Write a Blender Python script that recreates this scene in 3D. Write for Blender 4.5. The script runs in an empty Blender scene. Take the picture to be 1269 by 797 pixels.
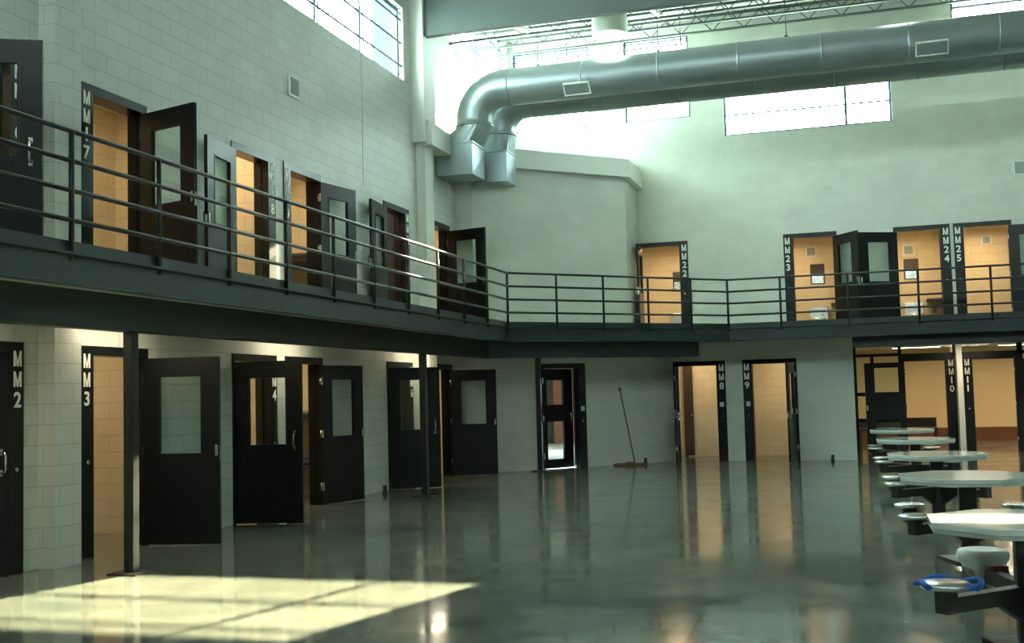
import bpy, bmesh, math, random
from mathutils import Vector, Matrix
random.seed(7)
PI = math.pi
scene = bpy.context.scene
C = scene.collection

# ------------------------------------------------------------------ camera
W, H, F = 1269., 797., 1380.
EYE = Vector((0, 0, 1.6))
YAW = math.radians(16.9); PITCH = math.atan(90.5 / F); ROLL = math.atan(.026)
f0 = Vector((-math.sin(YAW), math.cos(YAW), 0)); r0 = Vector((math.cos(YAW), math.sin(YAW), 0)); u0 = Vector((0, 0, 1))
fw = f0 * math.cos(PITCH) + u0 * math.sin(PITCH); up = u0 * math.cos(PITCH) - f0 * math.sin(PITCH)
Rr = r0 * math.cos(ROLL) - up * math.sin(ROLL); Uu = up * math.cos(ROLL) + r0 * math.sin(ROLL)
cd = bpy.data.cameras.new('camera'); cam = bpy.data.objects.new('camera', cd); C.objects.link(cam)
cd.sensor_width = 36; cd.sensor_fit = 'HORIZONTAL'; cd.lens = 36 * F / W; cd.clip_end = 300
m3 = Matrix((Rr, Uu, -fw)).transposed()
cam.matrix_world = Matrix.Translation(EYE) @ m3.to_4x4()
scene.camera = cam

# ------------------------------------------------------------------ light and exposure
SKY = 26.0; SUN = 77.0
scene.view_settings.view_transform = 'Standard'; scene.view_settings.look = 'None'
scene.cycles.use_light_tree = False
scene.view_settings.exposure = 0.58; scene.view_settings.gamma = 1.0; scene.view_settings.use_curve_mapping = False
wd = bpy.data.worlds.new('sky'); scene.world = wd; wd.use_nodes = True
bg = wd.node_tree.nodes['Background']; bg.inputs[0].default_value = (.80, 1.0, .97, 1); bg.inputs[1].default_value = SKY
sd = bpy.data.lights.new('sun', 'SUN'); sd.energy = SUN; sd.angle = math.radians(.3); sd.color = (1, .79, .50)
sun = bpy.data.objects.new('sun', sd); C.objects.link(sun)
sun.rotation_euler = Vector((-.238, -.97, -.43)).to_track_quat('-Z', 'Y').to_euler()

def area(name, loc, size, power, color, direction=(0, 0, -1), portal=False):
    l = bpy.data.lights.new(name, 'AREA'); l.shape = 'RECTANGLE'; l.size, l.size_y = size
    l.energy = power; l.color = color
    if portal: l.cycles.is_portal = True
    o = bpy.data.objects.new(name, l); C.objects.link(o); o.location = loc
    o.rotation_euler = Vector(direction).to_track_quat('-Z', 'Y').to_euler()
    return o

# ------------------------------------------------------------------ materials
def newmat(n):
    m = bpy.data.materials.new(n); m.use_nodes = True
    return m, m.node_tree, m.node_tree.nodes['Principled BSDF']
def plain(n, col, rough=.5, metal=0., spec=.5, noise=0., nscale=6.):
    m, t, b = newmat(n)
    b.inputs['Base Color'].default_value = (*col, 1); b.inputs['Roughness'].default_value = rough
    b.inputs['Metallic'].default_value = metal; b.inputs['Specular IOR Level'].default_value = spec
    if noise:
        tc = t.nodes.new('ShaderNodeTexCoord'); nz = t.nodes.new('ShaderNodeTexNoise'); nz.inputs['Scale'].default_value = nscale; nz.inputs['Detail'].default_value = 6
        t.links.new(tc.outputs['Object'], nz.inputs['Vector'])
        mx = t.nodes.new('ShaderNodeMix'); mx.data_type = 'RGBA'
        mx.inputs[6].default_value = (*[c * (1 - noise) for c in col], 1); mx.inputs[7].default_value = (*[min(1, c * (1 + noise)) for c in col], 1)
        t.links.new(nz.outputs['Fac'], mx.inputs[0]); t.links.new(mx.outputs[2], b.inputs['Base Color'])
        mr = t.nodes.new('ShaderNodeMapRange'); mr.inputs[3].default_value = rough * .85; mr.inputs[4].default_value = rough * 1.2
        t.links.new(nz.outputs['Fac'], mr.inputs[0]); t.links.new(mr.outputs[0], b.inputs['Roughness'])
    return m
def blockwork(n, col, mortar, rough=.45, bump=.5, bw=.406, bh=.203):
    m, t, b = newmat(n)
    uv = t.nodes.new('ShaderNodeUVMap'); br = t.nodes.new('ShaderNodeTexBrick')
    br.inputs['Scale'].default_value = 1; br.inputs['Brick Width'].default_value = bw; br.inputs['Row Height'].default_value = bh
    br.inputs['Mortar Size'].default_value = .006; br.inputs['Mortar Smooth'].default_value = .3; br.offset = .5
    br.inputs['Color1'].default_value = (*col, 1); br.inputs['Color2'].default_value = (*[c * .95 for c in col], 1); br.inputs['Mortar'].default_value = (*mortar, 1)
    t.links.new(uv.outputs[0], br.inputs['Vector'])
    nz = t.nodes.new('ShaderNodeTexNoise'); nz.inputs['Scale'].default_value = 1.3; nz.inputs['Detail'].default_value = 5
    t.links.new(uv.outputs[0], nz.inputs['Vector'])
    mx = t.nodes.new('ShaderNodeMix'); mx.data_type = 'RGBA'; mx.blend_type = 'MULTIPLY'; mx.inputs[0].default_value = .25
    t.links.new(br.outputs['Color'], mx.inputs[6]); t.links.new(nz.outputs['Fac'], mx.inputs[7])
    t.links.new(mx.outputs[2], b.inputs['Base Color'])
    b.inputs['Roughness'].default_value = rough; b.inputs['Specular IOR Level'].default_value = .35
    bp = t.nodes.new('ShaderNodeBump'); bp.inputs['Strength'].default_value = bump; bp.inputs['Distance'].default_value = .006; bp.invert = True
    t.links.new(br.outputs['Fac'], bp.inputs['Height']); t.links.new(bp.outputs[0], b.inputs['Normal'])
    return m
def glassmat(n, tint=(.93, .97, .95), gloss=.10):
    m, t, b = newmat(n); t.nodes.remove(b); out = t.nodes['Material Output']
    tr = t.nodes.new('ShaderNodeBsdfTransparent'); tr.inputs[0].default_value = (*tint, 1)
    gl = t.nodes.new('ShaderNodeBsdfGlossy'); gl.inputs['Roughness'].default_value = .02; gl.inputs[0].default_value = (.9, .95, .95, 1)
    lw = t.nodes.new('ShaderNodeLayerWeight'); lw.inputs[0].default_value = .5
    pw = t.nodes.new('ShaderNodeMath'); pw.operation = 'POWER'; pw.inputs[1].default_value = 4.
    fr = t.nodes.new('ShaderNodeMath'); fr.operation = 'MULTIPLY_ADD'; fr.inputs[1].default_value = .35; fr.inputs[2].default_value = .03
    t.links.new(lw.outputs['Facing'], pw.inputs[0]); t.links.new(pw.outputs[0], fr.inputs[0])
    mx = t.nodes.new('ShaderNodeMixShader')
    t.links.new(fr.outputs[0], mx.inputs[0]); t.links.new(tr.outputs[0], mx.inputs[1]); t.links.new(gl.outputs[0], mx.inputs[2]); t.links.new(mx.outputs[0], out.inputs[0])
    return m
def emit(n, col, s):
    m, t, b = newmat(n); b.inputs['Emission Color'].default_value = (*col, 1); b.inputs['Emission Strength'].default_value = s
    b.inputs['Base Color'].default_value = (.8, .8, .8, 1); return m
def floormat():
    m, t, b = newmat('polished_concrete')
    tc = t.nodes.new('ShaderNodeTexCoord'); n1 = t.nodes.new('ShaderNodeTexNoise'); n1.inputs['Scale'].default_value = .55; n1.inputs['Detail'].default_value = 9; n1.inputs['Roughness'].default_value = .62; n1.inputs['Distortion'].default_value = .6
    t.links.new(tc.outputs['Object'], n1.inputs['Vector'])
    cr = t.nodes.new('ShaderNodeValToRGB'); e = cr.color_ramp.elements
    e[0].position = .32; e[0].color = (.085, .104, .090, 1); e[1].position = .7; e[1].color = (.205, .222, .192, 1)
    t.links.new(n1.outputs['Fac'], cr.inputs[0])
    # saw-cut control joints, every 4.6 m
    br = t.nodes.new('ShaderNodeTexBrick'); br.offset = 0; br.inputs['Scale'].default_value = 1; br.inputs['Brick Width'].default_value = 4.6; br.inputs['Row Height'].default_value = 4.6
    br.inputs['Mortar Size'].default_value = .006; br.inputs['Color1'].default_value = (1, 1, 1, 1); br.inputs['Color2'].default_value = (.93, .95, .93, 1); br.inputs['Mortar'].default_value = (.35, .35, .35, 1)
    mp = t.nodes.new('ShaderNodeMapping'); mp.inputs['Location'].default_value = (1.1, .7, 0)
    t.links.new(tc.outputs['Object'], mp.inputs[0]); t.links.new(mp.outputs[0], br.inputs['Vector'])
    mx = t.nodes.new('ShaderNodeMix'); mx.data_type = 'RGBA'; mx.blend_type = 'MULTIPLY'; mx.inputs[0].default_value = 1
    t.links.new(cr.outputs[0], mx.inputs[6]); t.links.new(br.outputs['Color'], mx.inputs[7]); t.links.new(mx.outputs[2], b.inputs['Base Color'])
    n2 = t.nodes.new('ShaderNodeTexNoise'); n2.inputs['Scale'].default_value = 1.7; n2.inputs['Detail'].default_value = 7; t.links.new(tc.outputs['Object'], n2.inputs['Vector'])
    mr = t.nodes.new('ShaderNodeMapRange'); mr.inputs[1].default_value = .3; mr.inputs[2].default_value = .7; mr.inputs[3].default_value = .05; mr.inputs[4].default_value = .17
    t.links.new(n2.outputs['Fac'], mr.inputs[0]); t.links.new(mr.outputs[0], b.inputs['Roughness'])
    n3 = t.nodes.new('ShaderNodeTexNoise'); n3.inputs['Scale'].default_value = 2.2; n3.inputs['Detail'].default_value = 2; t.links.new(tc.outputs['Object'], n3.inputs['Vector'])
    bp = t.nodes.new('ShaderNodeBump'); bp.inputs['Strength'].default_value = .06; bp.inputs['Distance'].default_value = .02
    t.links.new(n3.outputs['Fac'], bp.inputs['Height']); t.links.new(bp.outputs[0], b.inputs['Normal'])
    b.inputs['Specular IOR Level'].default_value = .62
    return m

M = dict(
    wall=blockwork('painted_block', (.66, .695, .64), (.46, .50, .46), bump=.35),
    wallfar=blockwork('painted_block_filled', (.67, .70, .64), (.60, .63, .57), bump=.25),
    smooth=plain('painted_plaster', (.66, .695, .64), .5, noise=.03, nscale=2),
    cell=blockwork('cell_block', (.74, .66, .47), (.58, .50, .34), rough=.5),
    cellfloor=plain('cell_concrete', (.30, .26, .2), .25, noise=.2, nscale=2),
    ceil=plain('ceiling_deck', (.66, .68, .56), .6),
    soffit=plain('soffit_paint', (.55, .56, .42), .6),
    floor=floormat(),
    steel=plain('dark_teal_paint', (.013, .025, .027), .42, spec=.4, noise=.12, nscale=3),
    door=plain('black_door_paint', (.006, .008, .009), .30, spec=.25, noise=.1, nscale=3),
    rail=plain('rail_paint', (.009, .013, .014), .36, spec=.35),
    white=plain('white_letters', (.82, .84, .8), .5),
    chrome=plain('brushed_chrome', (.6, .62, .6), .25, 1.),
    galv=plain('galvanised_steel', (.35, .41, .43), .42, .75, noise=.12, nscale=1.4),
    galvframe=plain('register_frame', (.62, .70, .68), .45, .2),
    stainless=plain('stainless', (.72, .76, .76), .24, .9),
    tabletop=plain('table_top_white', (.56, .62, .60), .12, .0, .9),
    tedge=plain('table_edge', (.42, .47, .42), .4),
    black=plain('black_powder_coat', (.012, .014, .013), .4),
    grey=plain('girder_paint', (.055, .075, .072), .5),
    greyvent=plain('vent_grille_paint', (.30, .36, .33), .5),
    glass=glassmat('window_glass'),
    barm=plain('window_bar_paint', (.05, .08, .12), .5),
    card=plain('paper_card', (.62, .66, .6), .6),
    blue=plain('blue_cloth', (.01, .10, .42), .6),
    bag=plain('white_plastic', (.75, .78, .76), .3),
    redcloth=plain('red_brown_cloth', (.30, .06, .03), .7),
    brickred=blockwork('red_brick', (.42, .13, .08), (.35, .22, .18), bw=.2, bh=.075),
    darkwall=plain('grey_render', (.055, .05, .055), .7),
    slab=plain('yard_concrete', (.6, .6, .58), .7, noise=.1),
    navy=plain('navy_mattress', (.02, .03, .08), .6),
    bunk=plain('dark_bunk_steel', (.04, .035, .035), .4),
    brown=plain('brown_base_paint', (.13, .055, .03), .5), panel=plain('panel_brown', (.035, .018, .012), .5),
    tan=plain('tan_wall_paint', (.70, .58, .36), .5),
    rubber=plain('black_rubber', (.01, .01, .01), .6),
    wood=plain('mop_handle_wood', (.07, .05, .03), .5),
    mophead=plain('mop_head', (.20, .11, .07), .8, noise=.3, nscale=40),
    lampwhite=plain('lamp_shade_white', (.75, .8, .72), .4),
    glowcool=emit('lamp_glow', (.9, 1, .95), 1.8),
    glowtube=emit('tube_glow', (.95, 1, 1), 2.),
    glowwarm=emit('warm_tube_glow', (1, .85, .6), 5.),
    eave=plain('eave_paint', (.010, .017, .026), .7),
)

# ------------------------------------------------------------------ mesh helpers
class MB:
    def __init__(s): s.v = []; s.f = []; s.sm = []
    def add(s, vs, fs, smooth=False):
        n = len(s.v); s.v += [tuple(p) for p in vs]; s.f += [tuple(i + n for i in q) for q in fs]; s.sm += [smooth] * len(fs); return s
    def obox(s, o, a, b, c):
        o, a, b, c = Vector(o), Vector(a), Vector(b), Vector(c)
        vs = [o, o + a, o + a + b, o + b, o + c, o + a + c, o + a + b + c, o + b + c]
        return s.add(vs, [(0, 3, 2, 1), (4, 5, 6, 7), (0, 1, 5, 4), (1, 2, 6, 5), (2, 3, 7, 6), (3, 0, 4, 7)])
    def box(s, x0, x1, y0, y1, z0, z1):
        return s.obox((x0, y0, z0), (x1 - x0, 0, 0), (0, y1 - y0, 0), (0, 0, z1 - z0))
    def prism(s, pts, z0, z1):
        n = len(pts); vs = [(x, y, z0) for x, y in pts] + [(x, y, z1) for x, y in pts]
        return s.add(vs, [tuple(range(n))[::-1], tuple(range(n, 2 * n))] + [(i, (i + 1) % n, (i + 1) % n + n, i + n) for i in range(n)])
    def tube(s, pts, r, n=12, caps=True, radii=None, square=False, smooth=True):
        pts = [Vector(p) for p in pts]; k = len(pts); rings = []
        prev = None
        for i, p in enumerate(pts):
            if i == 0: t = (pts[1] - p)
            elif i == k - 1: t = p - pts[i - 1]
            else: t = (pts[i + 1] - p).normalized() + (p - pts[i - 1]).normalized()
            t.normalize()
            if prev is None:
                a = Vector((0, 0, 1)) if abs(t.z) < .9 else Vector((1, 0, 0))
                u = t.cross(a).normalized()
            else:
                u = (prev - t * prev.dot(t)).normalized()
            prev = u; w = t.cross(u)
            rr = radii[i] if radii else r
            rings.append([p + (u * math.cos(2 * PI * j / n) + w * math.sin(2 * PI * j / n)) * rr for j in range(n)])
        vs = [q for ring in rings for q in ring]; fs = []
        for i in range(k - 1):
            for j in range(n):
                a = i * n + j; b = i * n + (j + 1) % n; fs.append((a, b, b + n, a + n))
        s.add(vs, fs, smooth)
        if caps:
            s.add(rings[0], [tuple(range(n))[::-1]]); s.add(rings[-1], [tuple(range(n))])
        return s
    def lathe(s, prof, c=(0, 0, 0), n=24, smooth=True):
        vs = []; fs = []; k = len(prof)
        for r, z in prof:
            vs += [(c[0] + r * math.cos(2 * PI * j / n), c[1] + r * math.sin(2 * PI * j / n), c[2] + z) for j in range(n)]
        for i in range(k - 1):
            for j in range(n):
                a = i * n + j; b = i * n + (j + 1) % n; fs.append((a, b, b + n, a + n))
        s.add(vs, fs, smooth)
        s.add(vs[:n], [tuple(range(n))[::-1]]); s.add(vs[-n:], [tuple(range(n))]); return s
    def build(s, name, mat, parent=None, loc=None, bevel=0.):
        me = bpy.data.meshes.new(name); me.from_pydata(s.v, [], s.f); me.update()
        me.polygons.foreach_set('use_smooth', s.sm)
        bm = bmesh.new(); bm.from_mesh(me)
        bmesh.ops.remove_doubles(bm, verts=bm.verts, dist=1e-5)
        bmesh.ops.recalc_face_normals(bm, faces=bm.faces)
        uvl = bm.loops.layers.uv.new('UVMap')
        for f in bm.faces:
            nn = f.normal
            if abs(nn.z) > .7:
                for l in f.loops: l[uvl].uv = (l.vert.co.x, l.vert.co.y)
            else:
                t = Vector((-nn.y, nn.x, 0)); t = t.normalized() if t.length > 1e-6 else Vector((1, 0, 0))
                if (abs(t.x) > abs(t.y) and t.x < 0) or (abs(t.y) >= abs(t.x) and t.y < 0): t = -t
                for l in f.loops: l[uvl].uv = (l.vert.co.dot(t), l.vert.co.z)
        bm.to_mesh(me); bm.free()
        me.materials.append(M[mat] if isinstance(mat, str) else mat)
        o = bpy.data.objects.new(name, me); C.objects.link(o)
        if parent: o.parent = parent
        if loc: o.location = loc
        if bevel:
            md = o.modifiers.new('bevel', 'BEVEL'); md.width = bevel; md.segments = 2; md.limit_method = 'ANGLE'
        return o

def tag(o, label=None, cat=None, group=None, kind=None):
    if label: o['label'] = label
    if cat: o['category'] = cat
    if group: o['group'] = group
    if kind: o['kind'] = kind
    return o
def empty(name, loc=(0, 0, 0), rz=0.):
    o = bpy.data.objects.new(name, None); C.objects.link(o); o.location = loc; o.rotation_euler = (0, 0, rz); o.empty_display_size = .2
    return o
def struct(o, label, cat='wall'): return tag(o, label, cat, kind='structure')

def wallmesh(mb, o, d, n, L, z0, z1, th, ops=()):
    """wall slab from o (x,y) along unit d for L, body extends th along -n (n = room side)"""
    us = sorted({0., L} | {u for q in ops for u in q[:2]}); zs = sorted({z0, z1} | {z for q in ops for z in q[2:]})
    us = [u for u in us if 0 <= u <= L]; zs = [z for z in zs if z0 <= z <= z1]
    def solid(i, j):
        if i < 0 or j < 0 or i >= len(us) - 1 or j >= len(zs) - 1: return False
        u = (us[i] + us[i + 1]) / 2; z = (zs[j] + zs[j + 1]) / 2
        return not any(q[0] < u < q[1] and q[2] < z < q[3] for q in ops)
    def P(u, z, v): return (o[0] + d[0] * u - n[0] * v, o[1] + d[1] * u - n[1] * v, z)
    for i in range(len(us) - 1):
        for j in range(len(zs) - 1):
            if not solid(i, j): continue
            a, b, c, e = us[i], us[i + 1], zs[j], zs[j + 1]
            mb.add([P(a, c, 0), P(b, c, 0), P(b, e, 0), P(a, e, 0)], [(0, 1, 2, 3)])
            mb.add([P(a, c, th), P(b, c, th), P(b, e, th), P(a, e, th)], [(3, 2, 1, 0)])
            if not solid(i - 1, j): mb.add([P(a, c, 0), P(a, e, 0), P(a, e, th), P(a, c, th)], [(0, 1, 2, 3)])
            if not solid(i + 1, j): mb.add([P(b, c, 0), P(b, c, th), P(b, e, th), P(b, e, 0)], [(0, 1, 2, 3)])
            if not solid(i, j - 1): mb.add([P(a, c, 0), P(a, c, th), P(b, c, th), P(b, c, 0)], [(0, 1, 2, 3)])
            if not solid(i, j + 1): mb.add([P(a, e, 0), P(b, e, 0), P(b, e, th), P(a, e, th)], [(0, 1, 2, 3)])
    return mb

XL = -7.78; YB = 25.9; YC = 25.2; YM = 27.8; ZU = 2.84; XR = 12.; Y0 = -3.; TH = .2
FH = 2.235
# =================================================================== SETTING
def opl(yl, z): return (yl + .02 - Y0, yl + 1.15 - Y0, z, z + FH - .02)
low_l = [7.88, 9.90, 12.91, 14.34, 18.00, 20.13]
up_l = [7.88, 9.90, 12.91, 14.36, 17.96, 20.15]
WZ = (7.5, 8.9)
ops = [opl(y, 0) for y in low_l] + [opl(y, ZU) for y in up_l] + [(10.5 - Y0, 19.05 - Y0, *WZ), (21.8 - Y0, 25.5 - Y0, 7.9, 10.0)]
o = wallmesh(MB(), (XL, Y0), (0, 1), (1, 0), YB + TH - Y0, 0, 10.6, TH, ops).build('wall_left', 'wall')
struct(o, 'long pale green painted block wall with two tiers of cell doors')
# back wall, upper (starts at the mezzanine)
X1 = -7.78
def opx(a, b, z0, z1): return (a - X1, b - X1, z0, z1)
WIN_B = [(-7.70, -5.77, 7.62, 10.0), (-4.92, -3.37, 8.0, 10.0), (-2.60, 1.10, 7.46, 8.62), (2.42, 5.9, 8.85, 10.1), (7.2, 10.7, 7.46, 8.62)]
ops = [opx(x, x + 1.14, ZU, ZU + FH - .02) for x in (-4.73, -1.35, 1.0, 2.27)] + [opx(*w) for w in WIN_B]
o = wallmesh(MB(), (X1, YB), (1, 0), (0, -1), XR - X1, 2.70, 10.6, TH, ops).build('wall_back', 'wallfar')
struct(o, 'tall pale green block wall facing the camera above the mezzanine')
# lower back wall with MM8 / MM9
o = wallmesh(MB(), (-3.9, YC), (1, 0), (0, -1), 3.93, 0, 2.64, TH, [(.03, 1.17, 0, FH - .02), (1.58, 2.72, 0, FH - .02)]).build('wall_showers', 'wallfar')
struct(o, 'lower pale green wall holding doors MM8 and MM9')
o = MB().box(-.17, .03, YC + TH, YM + .2, 0, 2.64).build('wall_recess', 'wall'); struct(o, 'side wall of the recess beside door MM9')
# chamfer block
s2 = math.sqrt(.5)
mb = MB()
mb.box(-7.78, -7.4, 21.7, 21.85, 0, 6.5)
wallmesh(mb, (-7.4, 21.7), (s2, s2), (s2, -s2), 4.95, 0, 2.64, TH, [(1.53, 2.63, 0, FH)])
wallmesh(mb, (-7.4, 21.7), (s2, s2), (s2, -s2), 3.82, 2.64, 6.5, TH, [])
mb.box(-4.9, -4.7, 24.45, 25.9, 2.64, 6.5)
o = mb.build('wall_corner', 'wallfar'); struct(o, 'angled pale block wall across the far left corner')
# cap over the corner block: vertical face, then sloping top
def strip(path, prof):
    mbx = MB(); k = len(prof); vs = []
    P = [Vector((x, y, 0)) for x, y in path]
    for i, p in enumerate(P):
        d1 = (P[i] - P[i - 1]).normalized() if i else (P[1] - P[0]).normalized()
        d2 = (P[i + 1] - P[i]).normalized() if i < len(P) - 1 else d1
        n1 = Vector((d1.y, -d1.x, 0)); n2 = Vector((d2.y, -d2.x, 0)); m = (n1 + n2).normalized(); m = m / max(.3, m.dot(n1))
        vs += [p + m * u + Vector((0, 0, z)) for u, z in prof]
    fs = []
    for i in range(len(P) - 1):
        for j in range(k):
            a = i * k + j; b = i * k + (j + 1) % k; fs.append((a, b, b + k, a + k))
    mbx.add(vs, fs); mbx.add(vs[:k], [tuple(range(k))]); mbx.add(vs[-k:], [tuple(range(k))[::-1]])
    return mbx
cap = strip([(-7.6, 19.56), (-7.6, 21.55), (-7.42, 21.72), (-4.72, 24.42), (-4.72, 25.9)], [(-.15, 6.38), (.16, 6.38), (.16, 6.78), (-.14, 7.08), (-.6, 7.10), (-.6, 6.6), (-.15, 6.5)])
struct(cap.build('trim_1', 'smooth'), 'painted cap ledge running over the corner block', 'trim')
o = MB().prism([(-7.78, 21.85), (-4.95, 24.68), (-4.95, 25.9), (-7.78, 25.9)], 7.0, 7.10).build('ceiling_corner', 'smooth'); struct(o, 'flat top of the corner block', 'ceiling')
# pilasters
o = MB().box(XL, -7.58, 9.27, 9.67, 0, 9.3).build('trim_2', 'wall'); struct(o, 'shallow block pilaster between doors MM2 and MM3', 'trim')
mb = MB().box(XL, -7.6, 19.6, 20.02, 0, 6.42); mb.box(XL, -7.53, 19.42, 20.02, 6.42, 9.2)
struct(mb.build('trim_3', 'smooth'), 'plain pilaster carrying the big roof girder', 'trim')
o = MB().box(XL - TH - .55, XL - TH, 19.3, 20.2, 0, 10.9).build('wall_outside_pier', 'eave'); struct(o, 'blue grey outside pier seen through the barred window')
# remaining shell
struct(MB().box(XR, XR + TH, Y0, 34, 0, 10.8).build('wall_right', 'wall'), 'pale block wall on the right beyond the frame')
struct(MB().box(XL, XR, Y0 - TH, Y0, 0, 10.).build('wall_front', 'wall'), 'pale block wall behind the camera')
mb = MB().prism([(-10.8, Y0), (XR, Y0), (XR, 34), (-4.4, 34), (-4.4, 24.9), (-7.4, 21.9), (-10.8, 21.9)], -.1, 0)
struct(mb.build('floor', 'floor'), 'polished dark green grey concrete floor', 'floor')
# roof
def roofz(y): return 10.28 + .21 * (y - YB)
mb = MB().obox((XL - TH, 19.6, roofz(19.6)), (XR - XL + 2 * TH, 0, 0), (0, 8.0, 8.0 * .21), (0, 0, .15))
struct(mb.build('ceiling', 'ceil'), 'cream metal roof deck', 'ceiling')
struct(MB().box(XL - TH, XR + TH, Y0 - TH, 19.5, 10.5, 10.6).build('ceiling_front', 'ceil'), 'cream flat ceiling before the girder', 'ceiling')
o = MB().box(XL, XR, 19.5, 19.66, 8.47, 10.5).build('ceiling_girder', 'grey'); struct(o, 'deep dark grey roof girder spanning the hall', 'girder')
# roof joists
for k, (yj) in enumerate((21.6, 23.3, 25.0)):
    t = struct(empty('ceiling_joist', (0, yj, roofz(yj))), 'open web steel joist under the sloping roof deck, ' + ('nearest the girder', 'middle of the three', 'nearest the window wall')[k], 'joist')
    MB().box(XL, XR, -.03, .03, -.08, -.02).build('top_chord', 'grey', t)
    MB().box(XL, XR, -.03, .03, -.42, -.38).build('bottom_chord', 'grey', t)
    mb = MB(); x = XL + .2; q = 0
    while x < XR - .5:
        mb.tube([(x, 0, -.40 if q % 2 == 0 else -.05), (x + .35, 0, -.05 if q % 2 == 0 else -.40)], .012, 5); x += .35; q += 1
    mb.build('web', 'grey', t)

# mezzanine deck
DX = -6.1; DY = 23.63; CY = 19.95
path = [(DX, Y0), (DX, CY), (DX + (DY - CY), DY), (XR, DY)]
mb = MB().prism([(-10.6, Y0), (DX - .05, Y0), (DX - .05, CY + .0207), (DX + (DY - CY) - .0207, DY + .05), (XR, DY + .05), (XR, 30.9), (-4.4, 30.9), (-4.4, 24.9), (-7.4, 21.9), (-10.6, 21.9)], 2.64, ZU)
dk = struct(mb.build('floor_mezzanine', 'soffit'), 'mezzanine walkway slab with cream underside', 'floor')
fas = strip(path, [(-.07, 2.59), (0, 2.59), (0, 2.605), (-.045, 2.615), (-.045, 2.84), (0, 2.85), (0, 2.87), (-.07, 2.87)])
struct(fas.build('trim_4', 'steel'), 'dark teal steel channel along the mezzanine edge', 'trim')
bpath = [(-6.6, Y0), (-6.6, 20.16), (-3.08, 23.68)]
struct(strip(bpath, [(-.16, 2.30), (0, 2.30), (0, 2.64), (-.16, 2.64)]).build('trim_5', 'steel'), 'dark steel beam under the mezzanine edge on columns', 'beam')
struct(MB().box(.03, XR, 23.95, 24.12, 2.38, 2.64).build('trim_6', 'steel'), 'dark steel beam under the mezzanine at right', 'beam')

# columns
for nm, x, y, zt, lb in (('a', -6.63, 9.18, 2.3, 'slim black steel column between doors MM3 lettering and its open leaf'), ('b', -6.70, 16.98, 2.3, 'slim black steel column in front of the open door MM6'), ('c', -6.26, 22.38, 2.64, 'slim black steel column at the hinge side of the exit door')):
    t = struct(empty('support_column', (x, y, 0)), lb, 'column')
    MB().box(-.052, .052, -.052, .052, .015, zt).build('shaft', 'rail', t, bevel=.008)
    MB().box(-.16, .16, -.16, .16, 0, .015).build('base_plate', 'black', t)

# railing
rl = tag(empty('guard_railing', (DX, CY, ZU)), 'dark four rail steel guard railing following the whole mezzanine edge', 'railing')
def L(p): return (p[0] - DX, p[1] - CY, p[2] - ZU)
inp = .045
secs = [((DX - inp, Y0), (DX - inp, CY + .02)), ((DX - inp, CY + .02), (DX + 3.68 - .02, DY + inp)), ((DX + 3.66, DY + inp), (XR, DY + inp))]
for a, b in secs:
    for z in (3.89, 3.64, 3.39, 3.14):
        MB().tube([L((*a, z)), L((*b, z))], .021, 10).build('rail', 'rail', rl)
def post(x, y, ang=0):
    MB().tube([L((x, y, 2.80)), L((x, y, 3.89))], .024, 8).build('post', 'rail', rl)
yy = CY + .02 - 1.22 * 17 + .02
posts = []
y = CY + .02
while y > 5.5: posts.append((DX - inp, y)); y -= 1.2265 if y > 18 else 1.225
for k in range(1, 5): posts.append((DX - inp + 1.02 * .742 * k * 1.0, CY + .02 + 1.02 * .742 * k * 1.0))
posts = [p for p in posts]
posts.append((DX + 3.66, DY + inp))
x = DX + 3.66 + 1.08
while x < 6: posts.append((x, DY + inp)); x += 1.35
for p in posts: post(*p)
pl = strip(path, [(-.075, 2.84), (-.065, 2.84), (-.065, 2.97), (-.075, 2.97)])
o = pl.build('toe_plate', 'steel', rl); o.location = (-DX, -CY, -ZU)

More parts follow.
